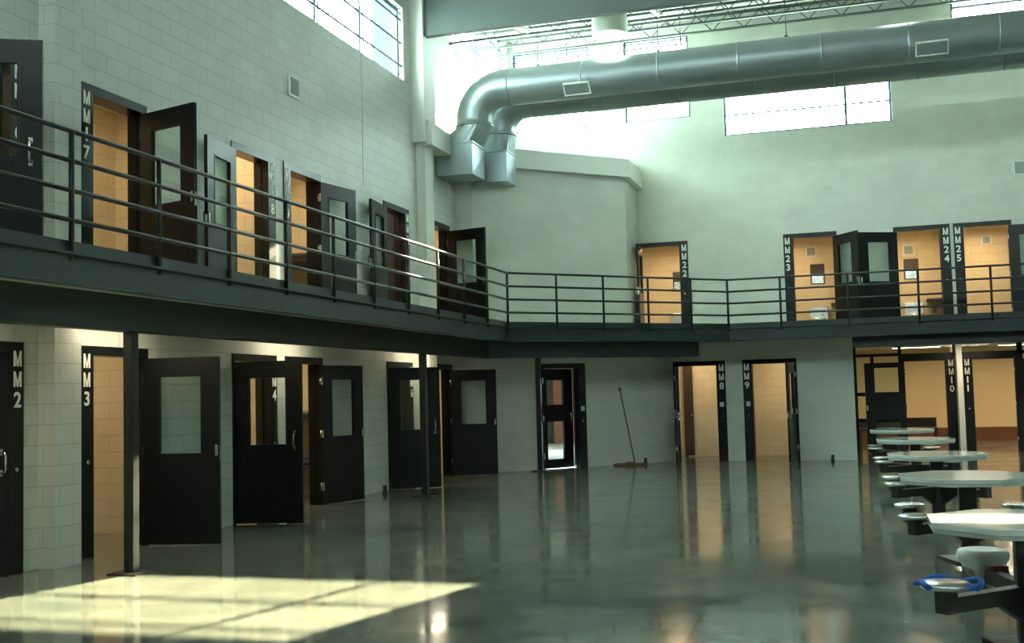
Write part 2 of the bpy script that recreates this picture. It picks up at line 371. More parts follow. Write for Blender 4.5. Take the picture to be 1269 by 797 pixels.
# =================================================================== DOORS
def textmesh(body, size, sx, name, mat, parent, loc, right, normal, spacing=.2):
    """stacked stencil characters, cap height .152 m"""
    h = .152; w = .106; parts = []
    bm = bmesh.new()
    def quad(pts):
        f = [bm.verts.new((x, y, 0)) for x, y in pts]; g = [bm.verts.new((x, y, .004)) for x, y in pts]; n = len(pts)
        bm.faces.new(g); bm.faces.new(f[::-1])
        for i in range(n): bm.faces.new((f[i], f[(i + 1) % n], g[(i + 1) % n], g[i]))
    for k, ch in enumerate(body.split('\n')):
        y0 = -h - k * spacing
        if ch == 'M':
            st = .024; a = w / 2
            quad([(-a, y0), (-a + st, y0), (-a + st, y0 + h), (-a, y0 + h)]); quad([(a - st, y0), (a, y0), (a, y0 + h), (a - st, y0 + h)])
            quad([(-a + st, y0 + h), (-a + st, y0 + h - .05), (-.010, y0), (.0, y0), (.0, y0 + .045)])
            quad([(a - st, y0 + h), (.0, y0 + .045), (.0, y0), (.010, y0), (a - st, y0 + h - .05)])
        else:
            cu = bpy.data.curves.new(name, 'FONT'); cu.body = ch; cu.size = .2; cu.align_x = 'CENTER'; cu.extrude = .002; cu.offset = .0045
            tmp = bpy.data.objects.new(name, cu); C.objects.link(tmp)
            dg = bpy.context.evaluated_depsgraph_get(); dg.update()
            me = bpy.data.meshes.new_from_object(tmp.evaluated_get(dg)); bpy.data.objects.remove(tmp)
            ys = [v.co.y for v in me.vertices]; xs = [v.co.x for v in me.vertices]
            sc_ = h / (max(ys) - min(ys)); cx = (max(xs) + min(xs)) / 2; wx = (max(xs) - min(xs)); sxx = min(1.0, .105 / (wx * sc_)) * sc_
            me.transform(Matrix.Translation((-cx * sxx, y0 - min(ys) * sc_, .002)) @ Matrix.Diagonal((sxx, sc_, 1, 1)))
            bm.from_mesh(me)
    me = bpy.data.meshes.new(name); bm.to_mesh(me); bm.free()
    r = Vector(right).normalized(); n = Vector(normal).normalized(); u = n.cross(r)
    me.transform(Matrix.Translation(loc) @ Matrix((r, u, n)).transposed().to_4x4()); me.materials.clear(); me.materials.append(M[mat])
    o = bpy.data.objects.new(name, me); C.objects.link(o); o.parent = parent
    return o

def rot2(v, a): return (v[0] * math.cos(a) - v[1] * math.sin(a), v[0] * math.sin(a) + v[1] * math.cos(a))
def cell_door(num, hx, hy, d, n, z0, leafdir, label, letters=None, OW=.92, JL=.20, inset=.004, wins=((.20, .69, 1.03, 1.90),), card=False, leaflabel=None):
    """hinge corner (hx,hy) on the wall face; d = 2D unit towards lock side; n = room normal; leafdir = 2D direction of the open leaf"""
    root = struct(empty('door_%d' % num, (hx, hy, z0)), label, 'door')
    def P(u, v, z): return Vector((d[0] * u + n[0] * v, d[1] * u + n[1] * v, z))
    def bx(mb, u0_, u1_, v0, v1, z0_, z1_):
        return mb.obox(P(u0_, v0, z0_), P(u1_ - u0_, 0, 0), P(0, v1 - v0, 0), Vector((0, 0, z1_ - z0_)))
    fr = MB()
    bx(fr, -.05, 0, -.215, .018, 0, FH); bx(fr, OW, OW + .06, -.215, .018, 0, FH); bx(fr, OW + .06, OW + JL, -.06, .018, 0, FH)
    bx(fr, 0, OW, -.215, .018, FH - .10, FH)
    bx(fr, 0, .015, -.13, -.09, 0, FH - .1); bx(fr, OW - .015, OW, -.13, -.09, 0, FH - .1)
    fo = fr.build('frame', 'door', root)
    if letters:
        right = (-n[1], n[0])  # -n x z
        right = Vector((-n[1] * 1., n[0] * 1., 0))
        textmesh('\n'.join(letters), .205, .68, 'door_number', 'white', root, P(OW + .112, .019, FH - .085), right, (n[0], n[1], 0))
    lk = MB().tube([P(OW + .10, .015, 1.0), P(OW + .10, .03, 1.0)], .022, 14); lk.build('lock_cylinder', 'chrome', root)
    if card:
        c = MB(); bx(c, OW + .055, OW + .145, .018, .024, 1.21, 1.31); c.build('card_reader', 'card', root)
    # leaf
    ld = Vector((leafdir[0], leafdir[1], 0)).normalized()
    th = math.atan2(ld.y, ld.x) - math.atan2(d[1], d[0]); nn = rot2(n, th); nn = Vector((nn[0], nn[1], 0))
    base = P(.006, inset, 0)
    def Q(u, v, z): return base + ld * u + nn * v + Vector((0, 0, z))
    LW = OW - .012; LH = FH - .115
    lm = MB(); us = sorted({0., LW} | {a for q in wins for a in q[:2]}); zs = sorted({.012, LH} | {a for q in wins for a in q[2:]})
    wallmesh_q(lm, Q, us, zs, wins, -.045)
    lf = lm.build('leaf', 'door', root)
    if leaflabel: lf['label'] = leaflabel
    for (a, b, c_, e) in wins:
        g = MB(); o1 = Q(a - .005, -.026, c_ - .005); g.obox(o1, ld * (b - a + .01), nn * .008, Vector((0, 0, e - c_ + .01))); g.build('glass_pane', 'glass', lf)
        for (u1, u2, z1, z2) in ((a - .02, b + .02, c_ - .02, c_), (a - .02, b + .02, e, e + .02), (a - .02, a, c_, e), (b, b + .02, c_, e)):
            pass
        gb = MB()
        for v in (-.050, 0.0):
            for (u1, u2, z1, z2) in ((a - .02, b + .02, c_ - .02, c_), (a - .02, b + .02, e, e + .02), (a - .02, a, c_, e), (b, b + .02, c_, e)):
                gb.obox(Q(u1, v, z1), ld * (u2 - u1), nn * .005, Vector((0, 0, z2 - z1)))
        gb.build('glazing_bead', 'door', lf)
    hd = MB().tube([Q(LW - .10, 0, .98), Q(LW - .10, .045, .99), Q(LW - .10, .055, 1.02), Q(LW - .10, .055, 1.14), Q(LW - .10, .045, 1.17), Q(LW - .10, 0, 1.18)], .012, 8)
    for z in (.98, 1.18): hd.obox(Q(LW - .118, 0, z - .03), ld * .036, nn * .006, Vector((0, 0, .06)))
    hd.build('pull_handle', 'chrome', lf)
    lp = MB().obox(Q(LW - .001, -.04, .95), ld * .004, nn * .035, Vector((0, 0, .16))); lp.obox(Q(LW - .05, -.052, 1.0), ld * .035, nn * .008, Vector((0, 0, .12)))
    lp.build('latch_plate', 'chrome', lf)
    for z in (.22, 1.02, 1.82):
        hg = MB().tube([Q(-.012, .004, z), Q(-.012, .004, z + .12)], .010, 8)
        hg.obox(Q(-.004, -.044, z), ld * .003, nn * .04, Vector((0, 0, .12)))
        hg.obox(P(-.03, .018, z), P(.03, 0, 0), P(0, .002, 0), Vector((0, 0, .12)))
        hg.build('hinge', 'chrome', root)
    return root
def wallmesh_q(mb, Q, us, zs, ops, th):
    def solid(i, j):
        if i < 0 or j < 0 or i >= len(us) - 1 or j >= len(zs) - 1: return False
        u = (us[i] + us[i + 1]) / 2; z = (zs[j] + zs[j + 1]) / 2
        return not any(q[0] < u < q[1] and q[2] < z < q[3] for q in ops)
    for i in range(len(us) - 1):
        for j in range(len(zs) - 1):
            if not solid(i, j): continue
            a, b, c, e = us[i], us[i + 1], zs[j], zs[j + 1]
            mb.add([Q(a, 0, c), Q(b, 0, c), Q(b, 0, e), Q(a, 0, e)], [(0, 1, 2, 3)])
            mb.add([Q(a, th, c), Q(b, th, c), Q(b, th, e), Q(a, th, e)], [(3, 2, 1, 0)])
            if not solid(i - 1, j): mb.add([Q(a, 0, c), Q(a, 0, e), Q(a, th, e), Q(a, th, c)], [(0, 1, 2, 3)])
            if not solid(i + 1, j): mb.add([Q(b, 0, c), Q(b, th, c), Q(b, th, e), Q(b, 0, e)], [(0, 1, 2, 3)])
            if not solid(i, j - 1): mb.add([Q(a, 0, c), Q(a, th, c), Q(b, th, c), Q(b, 0, c)], [(0, 1, 2, 3)])
            if not solid(i, j + 1): mb.add([Q(a, 0, e), Q(b, 0, e), Q(b, th, e), Q(a, th, e)], [(0, 1, 2, 3)])

def A(deg): return (math.sin(math.radians(deg)), math.cos(math.radians(deg)))
NL = (1, 0); UPY = (0, 1); DNY = (0, -1)
B = 'black steel cell door '
cell_door(2, XL, 7.93, UPY, NL, 0, A(1), B + 'lettered MM2, closed, at the left edge on the ground floor', ['M', 'M', '2'])
cell_door(3, XL, 11.02, DNY, NL, 0, A(80), B + 'lettered MM3, swung open with a large window in its leaf', ['M', 'M', '3'])
cell_door(4, XL, 12.96, UPY, NL, 0, A(80), B + 'lettered MM4, standing open, its number seen through the leaf window', ['M', 'M', '4'])
cell_door(5, XL, 15.46, DNY, NL, 0, A(17), B + 'beside MM4, swung right back against the ground floor wall', ['M', 'M', '5'])
cell_door(6, XL, 18.05, UPY, NL, 0, A(58), B + 'lettered MM6, half open behind the middle column', ['M', 'M', '6'])
cell_door(7, XL, 21.25, DNY, NL, 0, A(72), B + 'last on the ground floor left wall before the exit corner', ['M', 'M', '7'])
cell_door(16, XL, 7.93, UPY, NL, ZU, A(62), B + 'on the mezzanine at the left edge, MM16 showing through its glass', ['M', 'M', '1', '6'])
cell_door(17, XL, 11.02, DNY, NL, ZU, A(106), B + 'on the mezzanine lettered MM17, leaf swung out square to the wall', ['M', 'M', '1', '7'])
cell_door(18, XL, 12.98, UPY, NL, ZU, A(172), B + 'MM18 on the mezzanine, leaf folded back towards MM17', ['M', 'M', '1', '8'])
cell_door(19, XL, 15.48, DNY, NL, ZU, A(11), B + 'MM19 on the mezzanine, leaf folded flat with sunlight across it', ['M', 'M', '1', '9'])
cell_door(20, XL, 18.01, UPY, NL, ZU, A(173), B + 'lettered MM20 on the mezzanine, leaf folded back leftwards', ['M', 'M', '2', '0'])
cell_door(21, XL, 21.27, DNY, NL, ZU, A(104), B + 'in the mezzanine corner beyond the pilaster, leaf swung out', ['M', 'M', '2', '1'])
NB = (0, -1); RX = (1, 0); LX = (-1, 0)
cell_door(8, -3.83, YC, RX, NB, 0, A(170), 'black door frame lettered MM8 with leaf swung out edge on', ['M', 'M', '8'], card=True)
cell_door(9, -1.21, YC, LX, NB, 0, A(186), 'black door frame lettered MM9 with leaf swung out at its right', ['M', 'M', '9'], card=True)
cell_door(22, -4.66, YB, RX, NB, ZU, A(176), 'black mezzanine door frame lettered MM22 beside the corner block', ['M', 'M', '2', '2'])
cell_door(23, -.25, YB, LX, NB, ZU, A(146), 'black mezzanine door frame lettered MM23, leaf half open to the right', ['M', 'M', '2', '3'])
cell_door(24, 1.05, YB, RX, NB, ZU, A(-116), 'black mezzanine door frame lettered MM24, leaf half open to the left', ['M', 'M', '2', '4'])
cell_door(25, 3.36, YB, LX, NB, ZU, A(100), 'black mezzanine door frame lettered MM25 at the right edge', ['M', 'M', '2', '5'])
cell_door(10, 1.17, YM, RX, NB, 0, A(-95), 'black ground floor door frame lettered MM10 behind the tables', ['M', 'M', '1', '0'], JL=.20, wins=((.15, .70, 1.42, 2.0), (.15, .70, .35, .78)))
cell_door(11, 3.58, YM, LX, NB, 0, A(98), 'black ground floor door frame lettered MM11 at the right edge', ['M', 'M', '1', '1'])
# exit door in the angled wall
ex = (-7.4 + 1.58 * s2, 21.7 + 1.58 * s2)
cell_door(1, ex[0], ex[1], (s2, s2), (s2, -s2), 0, (math.cos(math.radians(57)), math.sin(math.radians(57))),
          'black exit door with two stacked windows and daylight behind it', None, OW=.86, JL=.19, inset=-.02, wins=((.10, .58, 1.36, 1.88), (.10, .58, .20, 1.00)), card=True)

# MM10 / MM11 storefront
mb = MB()
mb.box(.03, 12, YM, YM + .12, 2.50, 2.64); mb.box(.03, 1.12, YM, YM + .12, 2.27, 2.34); mb.box(1.12, 12, YM, YM + .12, 2.235, 2.32)
mb.box(.03, .10, YM, YM + .12, 0, 2.5); mb.box(.42, .50, YM, YM + .12, 0, 2.27); mb.box(1.05, 1.12, YM, YM + .12, 0, 2.5)
mb.box(2.25, 2.30, YM, YM + .12, 2.235, 2.5); mb.box(2.42, 2.46, YM, YM + .12, 2.235, 2.5); mb.box(3.63, 3.75, YM, YM + .12, 0, 2.5)
for z in (.72, 1.34): mb.box(.10, 1.05, YM, YM + .12, z, z + .09)
for x in (4.9, 6.1, 7.3): mb.box(x, x + .08, YM, YM + .12, 0, 2.5)
fr = struct(empty('window_9', (.03, YM, 0)), 'dark glazed screen with transom lights behind the tables', 'window')
o = mb.build('mullion_frame', 'door', fr); o.location = (-.03, -YM, 0)
mb = MB(); mb.box(.1, 12, YM + .05, YM + .058, 2.34, 2.5); mb.box(.1, 1.05, YM + .05, YM + .058, 0, 2.27)
o = mb.build('glass_pane', 'glass', fr); o.location = (-.03, -YM, 0)
struct(MB().box(2.30, 2.42, YM - .35, YM + 1.2, 0, 2.64).build('wall_pier', 'smooth'), 'narrow pale pier between MM10 and MM11')
# room behind it
mb = MB().box(-.2, 12, 33.6, 33.8, 0, 2.64); mb.box(-.2, .0, YM + .2, 33.6, 0, 2.64)
struct(mb.build('wall_far_room', 'tan'), 'tan wall of the room behind MM10 and MM11')
struct(MB().box(0, 12, 33.56, 33.6, 0, .36).build('baseboard_far_room', 'brown'), 'wide brown painted band at the foot of the tan wall', 'baseboard')
struct(MB().box(0, 12, 24.2, 33.6, 2.60, 2.635).build('ceiling_far_room', 'soffit'), 'low cream ceiling behind MM10', 'ceiling')
tb = tag(empty('bench', (.9, 30.2, 0)), 'long dark bench in the room behind the MM10 screen', 'bench')
MB().box(-.85, 1.1, -.3, .3, .42, .5).build('seat', 'bunk', tb); MB().box(-.85, 1.1, .22, .3, .5, .74).build('backrest', 'bunk', tb)
for x in (-.8, 1.0): MB().box(x, x + .06, -.25, .25, 0, .42).build('leg', 'bunk', tb)

# =================================================================== CELLS
WARM = (1, .70, .40)
def cellbox(name, x0, x1, y0, y1, z0, z1, open_side, label, power=14, mat='cell', lampat=None, pos=None):
    t = .08; mb = MB()
    if open_side != '+x': mb.box(x1, x1 + t, y0 - t, y1 + t, z0, z1)
    if open_side != '-x': mb.box(x0 - t, x0, y0 - t, y1 + t, z0, z1)
    if open_side != '+y': mb.box(x0 - t, x1 + t, y1, y1 + t, z0, z1)
    if open_side != '-y': mb.box(x0 - t, x1 + t, y0 - t, y0, z0, z1)
    o = struct(mb.build('wall_' + name, mat), 'tan block walls inside the cell behind ' + label)
    if z0 > 1:
        struct(MB().box(x0 - t, x1 + t, y0 - t, y1 + t, z1, z1 + .1).build('ceiling_' + name, 'cell'), 'ceiling inside the cell behind ' + label, 'ceiling')
        struct(MB().box(x0, x1, y0, y1, z0, z0 + .004).build('floor_' + name, 'cellfloor'), 'concrete floor of the cell behind ' + label, 'floor')
    cx, cy = pos or ((x0 + x1) / 2, (y0 + y1) / 2)
    la = tag(empty('ceiling_lamp', (cx, cy, z1)), 'flat ceiling light inside the cell behind ' + label, 'lamp', 'cell ceiling lights')
    MB().box(-.30, .30, -.16, .16, -.06, 0).build('housing', 'lampwhite', la)
    MB().box(-.27, .27, -.13, .13, -.075, -.06).build('diffuser', 'glowwarm', la)
    l = area('cell_light', (cx, cy, z1 - .09), (.5, .26), power, WARM); l.parent = la; l.location = (0, 0, -.09)
xw = XL - TH
for nm, y0, y1, lb, p in (('cell_2', 7.2, 9.55, 'MM2', 12), ('cell_3', 9.75, 11.93, 'MM3', 9), ('cell_4', 12.1, 14.18, 'MM4', 20), ('cell_5', 14.3, 17.0, 'MM5', 16), ('cell_6', 17.2, 19.4, 'MM6', 20), ('cell_7', 19.6, 21.6, 'MM7', 14)):
    cellbox(nm, -10.4, xw, y0, y1, 0, 2.62, '+x', lb, p)
for nm, y0, y1, lb, p in (('cell_16', 7.0, 9.4, 'MM16', 14), ('cell_17', 9.5, 12.55, 'MM17', 16), ('cell_18', 12.68, 14.2, 'MM18', 16), ('cell_19', 14.32, 17.0, 'MM19', 18), ('cell_20', 17.2, 19.5, 'MM20', 18), ('cell_21', 19.7, 22.3, 'MM21', 18)):
    cellbox(nm, -9.3, xw, y0, y1, ZU, 5.5, '+x', lb, p)
cellbox('cell_8', -4.3, -2.75, YC + TH, 27.05, 0, 2.62, '-y', 'MM8', 10)
cellbox('cell_9', -2.6, -.3, YC + TH, 27.1, 0, 2.62, '-y', 'MM9', 12, pos=(-1.3, 26.2))
for nm, x0, x1, lb, pos in (('cell_22', -5.4, -3.2, 'MM22', None), ('cell_23', -2.0, .3, 'MM23', (-1.35, 27.4)), ('cell_24', .45, 2.18, 'MM24', None), ('cell_25', 2.3, 4.8, 'MM25', (2.98, 27.6))):
    cellbox(nm, x0, x1, YB + TH, 28.6, ZU, 5.28, '-y', lb, 22, pos=pos)
for x, y in ((1.6, 30.5), (4.2, 31), (7.5, 31)):
    la = tag(empty('ceiling_lamp', (x, y, 2.60)), 'flat ceiling light in the low room behind ' + ('MM10' if x < 2 else 'MM11' if x < 5 else 'the far right screen'), 'lamp', 'low room ceiling lights')
    MB().box(-.6, .6, -.15, .15, -.06, 0).build('housing', 'lampwhite', la); MB().box(-.57, .57, -.12, .12, -.07, -.06).build('diffuser', 'glowwarm', la)
    l = area('room_light', (0, 0, 0), (1.1, .24), 42, WARM); l.parent = la; l.location = (0, 0, -.08)

# cell furnishings
def bunk(x0, x1, y0, y1, z, label, mat='navy'):
    t = tag(empty('bunk', ((x0 + x1) / 2, (y0 + y1) / 2, z)), label, 'bunk'); a = (x1 - x0) / 2; b = (y1 - y0) / 2
    MB().box(-a, a, -b, b, -.06, 0).build('shelf', 'bunk', t); MB().box(-a + .03, a - .03, -b + .03, b - .03, 0, .09).build('mattress', mat, t, bevel=.03)
    for s in (-1, 1): MB().box(-a if s < 0 else a - .05, -a + .05 if s < 0 else a, -b, b, -.3, -.06).build('bracket', 'bunk', t)
bunk(-9.9, -8.1, 16.2, 17.0, .55, 'navy mattress on a steel bunk low inside cell MM5')
bunk(-9.9, -8.1, 16.2, 17.0, 1.32, 'dark upper steel bunk inside cell MM5', 'bunk')
bunk(-9.2, -8.05, 16.1, 17.0, ZU + 1.05, 'dark steel bunk inside mezzanine cell MM19', 'bunk')
def sink(x, y, z, lb):
    t = tag(empty('steel_mirror', (x, y, z + 1.3)), 'steel mirror with dark frame on the far wall inside ' + lb, 'mirror')
    MB().box(-.17, .17, -.02, 0, 0, .5).build('frame', 'bunk', t); MB().box(-.14, .14, -.03, -.02, .02, .24).build('mirror_plate', 'stainless', t)
    t = tag(empty('wall_desk', (x + .35, y, z)), 'small steel desk fixed to the far wall inside ' + lb, 'desk')
    MB().box(-.05, .65, -.45, 0, .74, .78).build('desktop', 'bunk', t); MB().box(.1, .14, -.4, 0, .45, .74).build('bracket', 'bunk', t)
    t = tag(empty('steel_toilet', (x, y, z)), 'steel toilet and sink unit inside ' + lb, 'toilet')
    mb = MB().box(-.22, .22, -.35, 0, 0, .72); mb.build('cabinet', 'stainless', t, bevel=.02)
    MB().lathe([(.14, .15), (.19, .38), (.19, .42), (.12, .42)], (0, -.5, 0), 20).build('bowl', 'stainless', t)
    MB().lathe([(.03, .5), (.03, .52), (.02, .52)], (0.1, -.36, 0), 10).build('button', 'rubber', t)
sink(-.72, 28.6, ZU, 'cell MM23'); sink(1.48, 28.6, ZU, 'cell MM24'); sink(-4.15, 28.6, ZU, 'cell MM22')
def grille(x, y, z, w, h, lb, n='y', mat='greyvent', d=.02):
    t = tag(empty('vent_grille', (x, y, z)), lb, 'vent')
    a, b = w / 2, h / 2
    def bb(mb, u0_, u1_, z0_, z1_, v0, v1):
        if n == 'y': return mb.box(u0_, u1_, -v1, -v0, z0_, z1_)
        return mb.box(v0, v1, u0_, u1_, z0_, z1_)
    fr_ = MB(); bb(fr_, -a, a, b - .03, b, 0, d); bb(fr_, -a, a, -b, -b + .03, 0, d); bb(fr_, -a, -a + .03, -b + .03, b - .03, 0, d); bb(fr_, a - .03, a, -b + .03, b - .03, 0, d)
    fr_.build('frame', 'galvframe', t)
    sl = MB(); k = int(h / .035)
    for i in range(k): z_ = -b + .03 + (h - .06) * i / k; bb(sl, -a + .03, a - .03, z_, z_ + .018, .002, d - .006)
    bb(sl, -a + .03, a - .03, -b + .03, b - .03, 0, .002); sl.build('louvres', mat, t)
grille(-.85, 28.6, ZU + 2.12, .26, .26, 'square grey vent high inside cell MM23'); grille(1.44, 28.6, ZU + 2.02, .26, .26, 'square grey vent high inside cell MM24')
grille(3.2, 28.6, ZU + 2.15, .22, .22, 'small grey vent high inside cell MM25')
grille(XL, 14.72, 6.26, .34, .32, 'grey vent grille high on the left block wall under the barred window', 'x')
grille(3.68, YB, 6.19, .34, .32, 'grey vent grille on the window wall at the right edge')
t = tag(empty('partition_panel', (-3.78, 26.9, 0)), 'dark brown upright panel inside the MM8 doorway', 'panel')
MB().box(-.12, .10, -.03, .03, .04, 2.35).build('panel', 'panel', t); MB().box(-.12, -.06, -.03, .03, 0, .04).build('foot', 'panel', t); MB().tube([(.06, -.06, 1.0), (.06, -.03, 1.0)], .02, 10).build('knob', 'chrome', t)

# =================================================================== CLERESTORY WINDOWS
def window(num, o, d, n, w, z0, z1, lb, vs=.125, portal=True, br=.006, mul=None):
    root = struct(empty('window_%d' % num, (o[0], o[1], z0)), lb, 'window'); h = z1 - z0
    def P(u, v, z): return Vector((d[0] * u + n[0] * v, d[1] * u + n[1] * v, z))
    def bx(mb, a, b, v0, v1, c, e): return mb.obox(P(a, v0, c), P(b - a, 0, 0), P(0, v1 - v0, 0), Vector((0, 0, e - c)))
    fr_ = MB()
    for q in ((0, w, -.16, -.10, 0, .05), (0, w, -.16, -.10, h - .05, h), (0, .05, -.16, -.10, .05, h - .05), (w - .05, w, -.16, -.10, .05, h - .05)): bx(fr_, *q)
    k = max(1, round(w / 1.75)); mul = mul if mul is not None else [w * i / k for i in range(1, k)]
    for q in mul: bx(fr_, q - .03, q + .03, -.16, -.10, .05, h - .05)
    fr_.build('frame', 'barm', root)
    g = MB(); bx(g, .04, w - .04, -.135, -.128, .04, h - .04); g.build('glass_pane', 'glass', root)
    b = MB(); m = int(w / vs)
    for i in range(m + 1):
        u = .03 + (w - .06) * i / m; b.tube([P(u, -.04, 0), P(u, -.04, h)], br, 4, smooth=False)
    for j in range(1, int(h / .44) + 1):
        z = h - j * .44 + .20
        if z > .05: bx(b, 0, w, -.045, -.03, z - .018, z + .018)
    bx(b, 0, w, -.045, -.03, h - .13, h - .11)
    for q in mul: bx(b, q - .03, q, -.05, -.03, 0, h)
    b.build('security_bars', 'barm', root)
    if portal:
        c = P(w / 2, -.22, 0)
        area('window_portal', (o[0] + c.x, o[1] + c.y, (z0 + z1) / 2), (w, h), 1., (1, 1, 1), (n[0], n[1], 0), True)
lbs = ['barred clerestory window in the far left corner of the window wall', 'barred clerestory window second from the corner, above the duct', 'wide glaring clerestory window below the twin ducts', 'glaring clerestory window at the top right above the duct', 'clerestory window beyond the right edge']
for i, w_ in enumerate(WIN_B):
    window(i + 1, (w_[0], YB), (1, 0), (0, -1), w_[1] - w_[0], w_[2], w_[3], lbs[i], mul=[2.72] if i == 2 else None)
window(6, (XL, 10.5), (0, 1), (1, 0), 8.55, *WZ, 'long barred window at the top of the left wall', .17, br=.0065)
window(7, (XL, 21.8), (0, 1), (1, 0), 3.7, 7.9, 10.0, 'barred side window beyond the roof girder', .19, br=.0065)
struct(MB().box(XL - 1.6, XR + 1, YB + TH, YB + TH + 1.2, 10.22, 10.4).build('ceiling_eave', 'eave'), 'roof eave outside the window wall', 'eave')

# =================================================================== DUCTS
def duct(y, xv, zc, r, xe, lab, box_x, by0, by1, regs):
    t = tag(empty('air_duct', (xv, y, zc)), lab, 'duct')
    R = .62; pts = []
    n = 7
    pts.append((xe - xv, 0, 0))
    x0 = xv + R
    for a in range(n + 1):
        th = PI / 2 * a / n; pts.append((x0 - xv - R * math.sin(th), 0, -R + R * math.cos(th)))
    pts.append((0, 0, 6.98 - zc))
    MB().tube(pts, r, 28).build('round_duct', 'galv', t)
    x = x0 - xv + .15
    while x < xe - xv - .1: MB().tube([(x, 0, 0), (x + .035, 0, 0)], r + .006, 28).build('joint_band', 'galv', t); x += 1.5
    MB().tube([(0, 0, 6.98 - zc), (0, 0, 7.02 - zc)], r + .02, 28).build('joint_band', 'galv', t)
    # square to round transition
    m = 28; vs = []; zt = 6.98 - zc; zb = 6.62 - zc; hx0, hx1 = box_x[0] - xv, box_x[1] - xv; hy0, hy1 = by0 - y, by1 - y
    for k in range(m): a = 2 * PI * k / m; vs.append((r * math.cos(a), r * math.sin(a), zt))
    for k in range(m):
        a = 2 * PI * k / m; c, s_ = math.cos(a), math.sin(a); q = 1 / max(abs(c), abs(s_))
        px, py = c * q, s_ * q
        vs.append(((hx0 + hx1) / 2 + px * (hx1 - hx0) / 2, (hy0 + hy1) / 2 + py * (hy1 - hy0) / 2, zb))
    tr = MB().add(vs, [(k, (k + 1) % m, (k + 1) % m + m, k + m) for k in range(m)], False); tr.build('transition', 'galv', t)
    bx_ = MB().box(hx0, hx1, hy0, hy1, 5.98 - zc, 6.62 - zc); bx_.box(hx0 - .02, hx1 + .02, hy0 - .02, hy1 + .02, 6.60 - zc, 6.635 - zc)
    # cross-break crease on the end faces
    bx_.add([(hx1 + .002, hy0 + .02, 6.0 - zc), (hx1 + .002, hy1 - .02, 6.0 - zc), (hx1 + .002, hy1 - .02, 6.6 - zc), (hx1 + .002, hy0 + .02, 6.6 - zc), (hx1 + .03, (hy0 + hy1) / 2, 6.3 - zc)], [(0, 1, 4), (1, 2, 4), (2, 3, 4), (3, 0, 4)])
    bx_.build('plenum_box', 'galv', t)
    for (xr, w_, a0) in regs:
        h2 = .13; rg = MB(); cy = -math.cos(a0) * (r + .015); cz = -math.sin(a0) * (r + .015)
        tv = Vector((0, -math.sin(a0), math.cos(a0))); nv = Vector((0, -math.cos(a0), -math.sin(a0))); ux = Vector((1, 0, 0)); c0 = Vector((xr - xv, cy, cz))
        for (a, b_, c_, e) in ((-w_ / 2, w_ / 2, h2 - .022, h2), (-w_ / 2, w_ / 2, -h2, -h2 + .022), (-w_ / 2, -w_ / 2 + .022, -h2, h2), (w_ / 2 - .022, w_ / 2, -h2, h2)):
            rg.obox(c0 + ux * a + tv * c_ - nv * .06, ux * (b_ - a), nv * .075, tv * (e - c_))
        ro = rg.build('air_register', 'lampwhite', t)
        lv = MB().obox(c0 - ux * (w_ / 2 - .02) - tv * (h2 - .02) - nv * .04, ux * (w_ - .04), nv * .045, tv * (2 * h2 - .04)); lv.build('register_damper', 'galv', ro)
    return t
duct(21.0, -7.06, 7.735, .365, XR - .01, 'nearer of the two big round galvanised air ducts, with two rectangular registers', (-7.76, -7.0), 20.62, 21.40, ((-4.86, .52, .74), (1.60, .55, .62)))
duct(22.0, -6.86, 7.70, .36, XR - .01, 'farther of the two round galvanised ducts, lower edge showing behind the first', (-7.3, -6.6), 21.62, 22.3, ())
# hanger rods
for x, y, zt, lb in ((-5.7, 21.0, 8.11, 'thin hanger rod nearest the duct elbow, on the nearer duct'), (-5.35, 22.0, 8.07, 'thin hanger rod nearest the elbow on the farther duct'), (-3.3, 21.0, 8.11, 'thin hanger rod on the nearer duct just right of the high bay lamp'), (-3.0, 22.0, 8.07, 'thin hanger rod on the farther duct behind the second window'), (-.9, 21.0, 8.11, 'lone thin hanger rod on the nearer duct above the wide glaring window')):
    t = tag(empty('duct_hanger', (x, y, zt)), lb, 'hanger', 'duct hanger rods')
    MB().tube([(0, 0, 0.03), (0, 0, roofz(y) - zt)], .008, 6).build('rod', 'steel', t)
    MB().box(-.03, .03, -.03, .03, 0, .03).build('clip', 'steel', t)

# high bay lamp and tubes
def highbay(x, y, z, lb, p=8):
    t = tag(empty('high_bay_lamp', (x, y, z)), lb, 'lamp', 'round high bay lamps')
    MB().lathe([(.34, 0), (.35, .02), (.35, .30), (.33, .42), (.12, .5), (.12, .6)], (0, 0, 0), 32).build('drum_shade', 'lampwhite', t)
    MB().lathe([(.02, -.012), (.315, -.012), (.315, -.004), (.02, -.004)], (0, 0, 0), 32).build('lens', 'glowcool', t)
    top = (roofz(y) if y > 19.6 else 10.5) - z
    MB().tube([(0, 0, .6), (0, 0, top)], .012, 6).build('stem', 'steel', t)
    l = area('bay_light', (0, 0, 0), (.55, .55), p, (.85, 1, .9)); l.data.shape = 'DISK'; l.parent = t; l.location = (0, 0, -.03)
highbay(-4.22, 20.95, 8.53, 'round white high bay lamp hanging just behind the roof girder')
highbay(1.3, 21.6, 9.0, 'round white high bay lamp cut by the top edge at right')
for x, lb in ((-6.06, 'bare fluorescent tube under the roof, left of the high bay lamp'), (-3.36, 'bare fluorescent tube under the roof, right of the high bay lamp')):
    t = tag(empty('tube_lamp', (x, 21.3, roofz(21.3) - .35)), lb, 'lamp'); t.rotation_euler = (math.atan(.21), 0, 0)
    MB().box(-.04, .04, -.7, .7, 0, .06).build('housing', 'lampwhite', t); MB().tube([(0, -.66, -.02), (0, .66, -.02)], .018, 10).build('tube', 'glowtube', t)
    for yy in (-.6, .6): MB().tube([(0, yy, .06), (0, yy, .33)], .006, 5).build('hanger', 'steel', t)

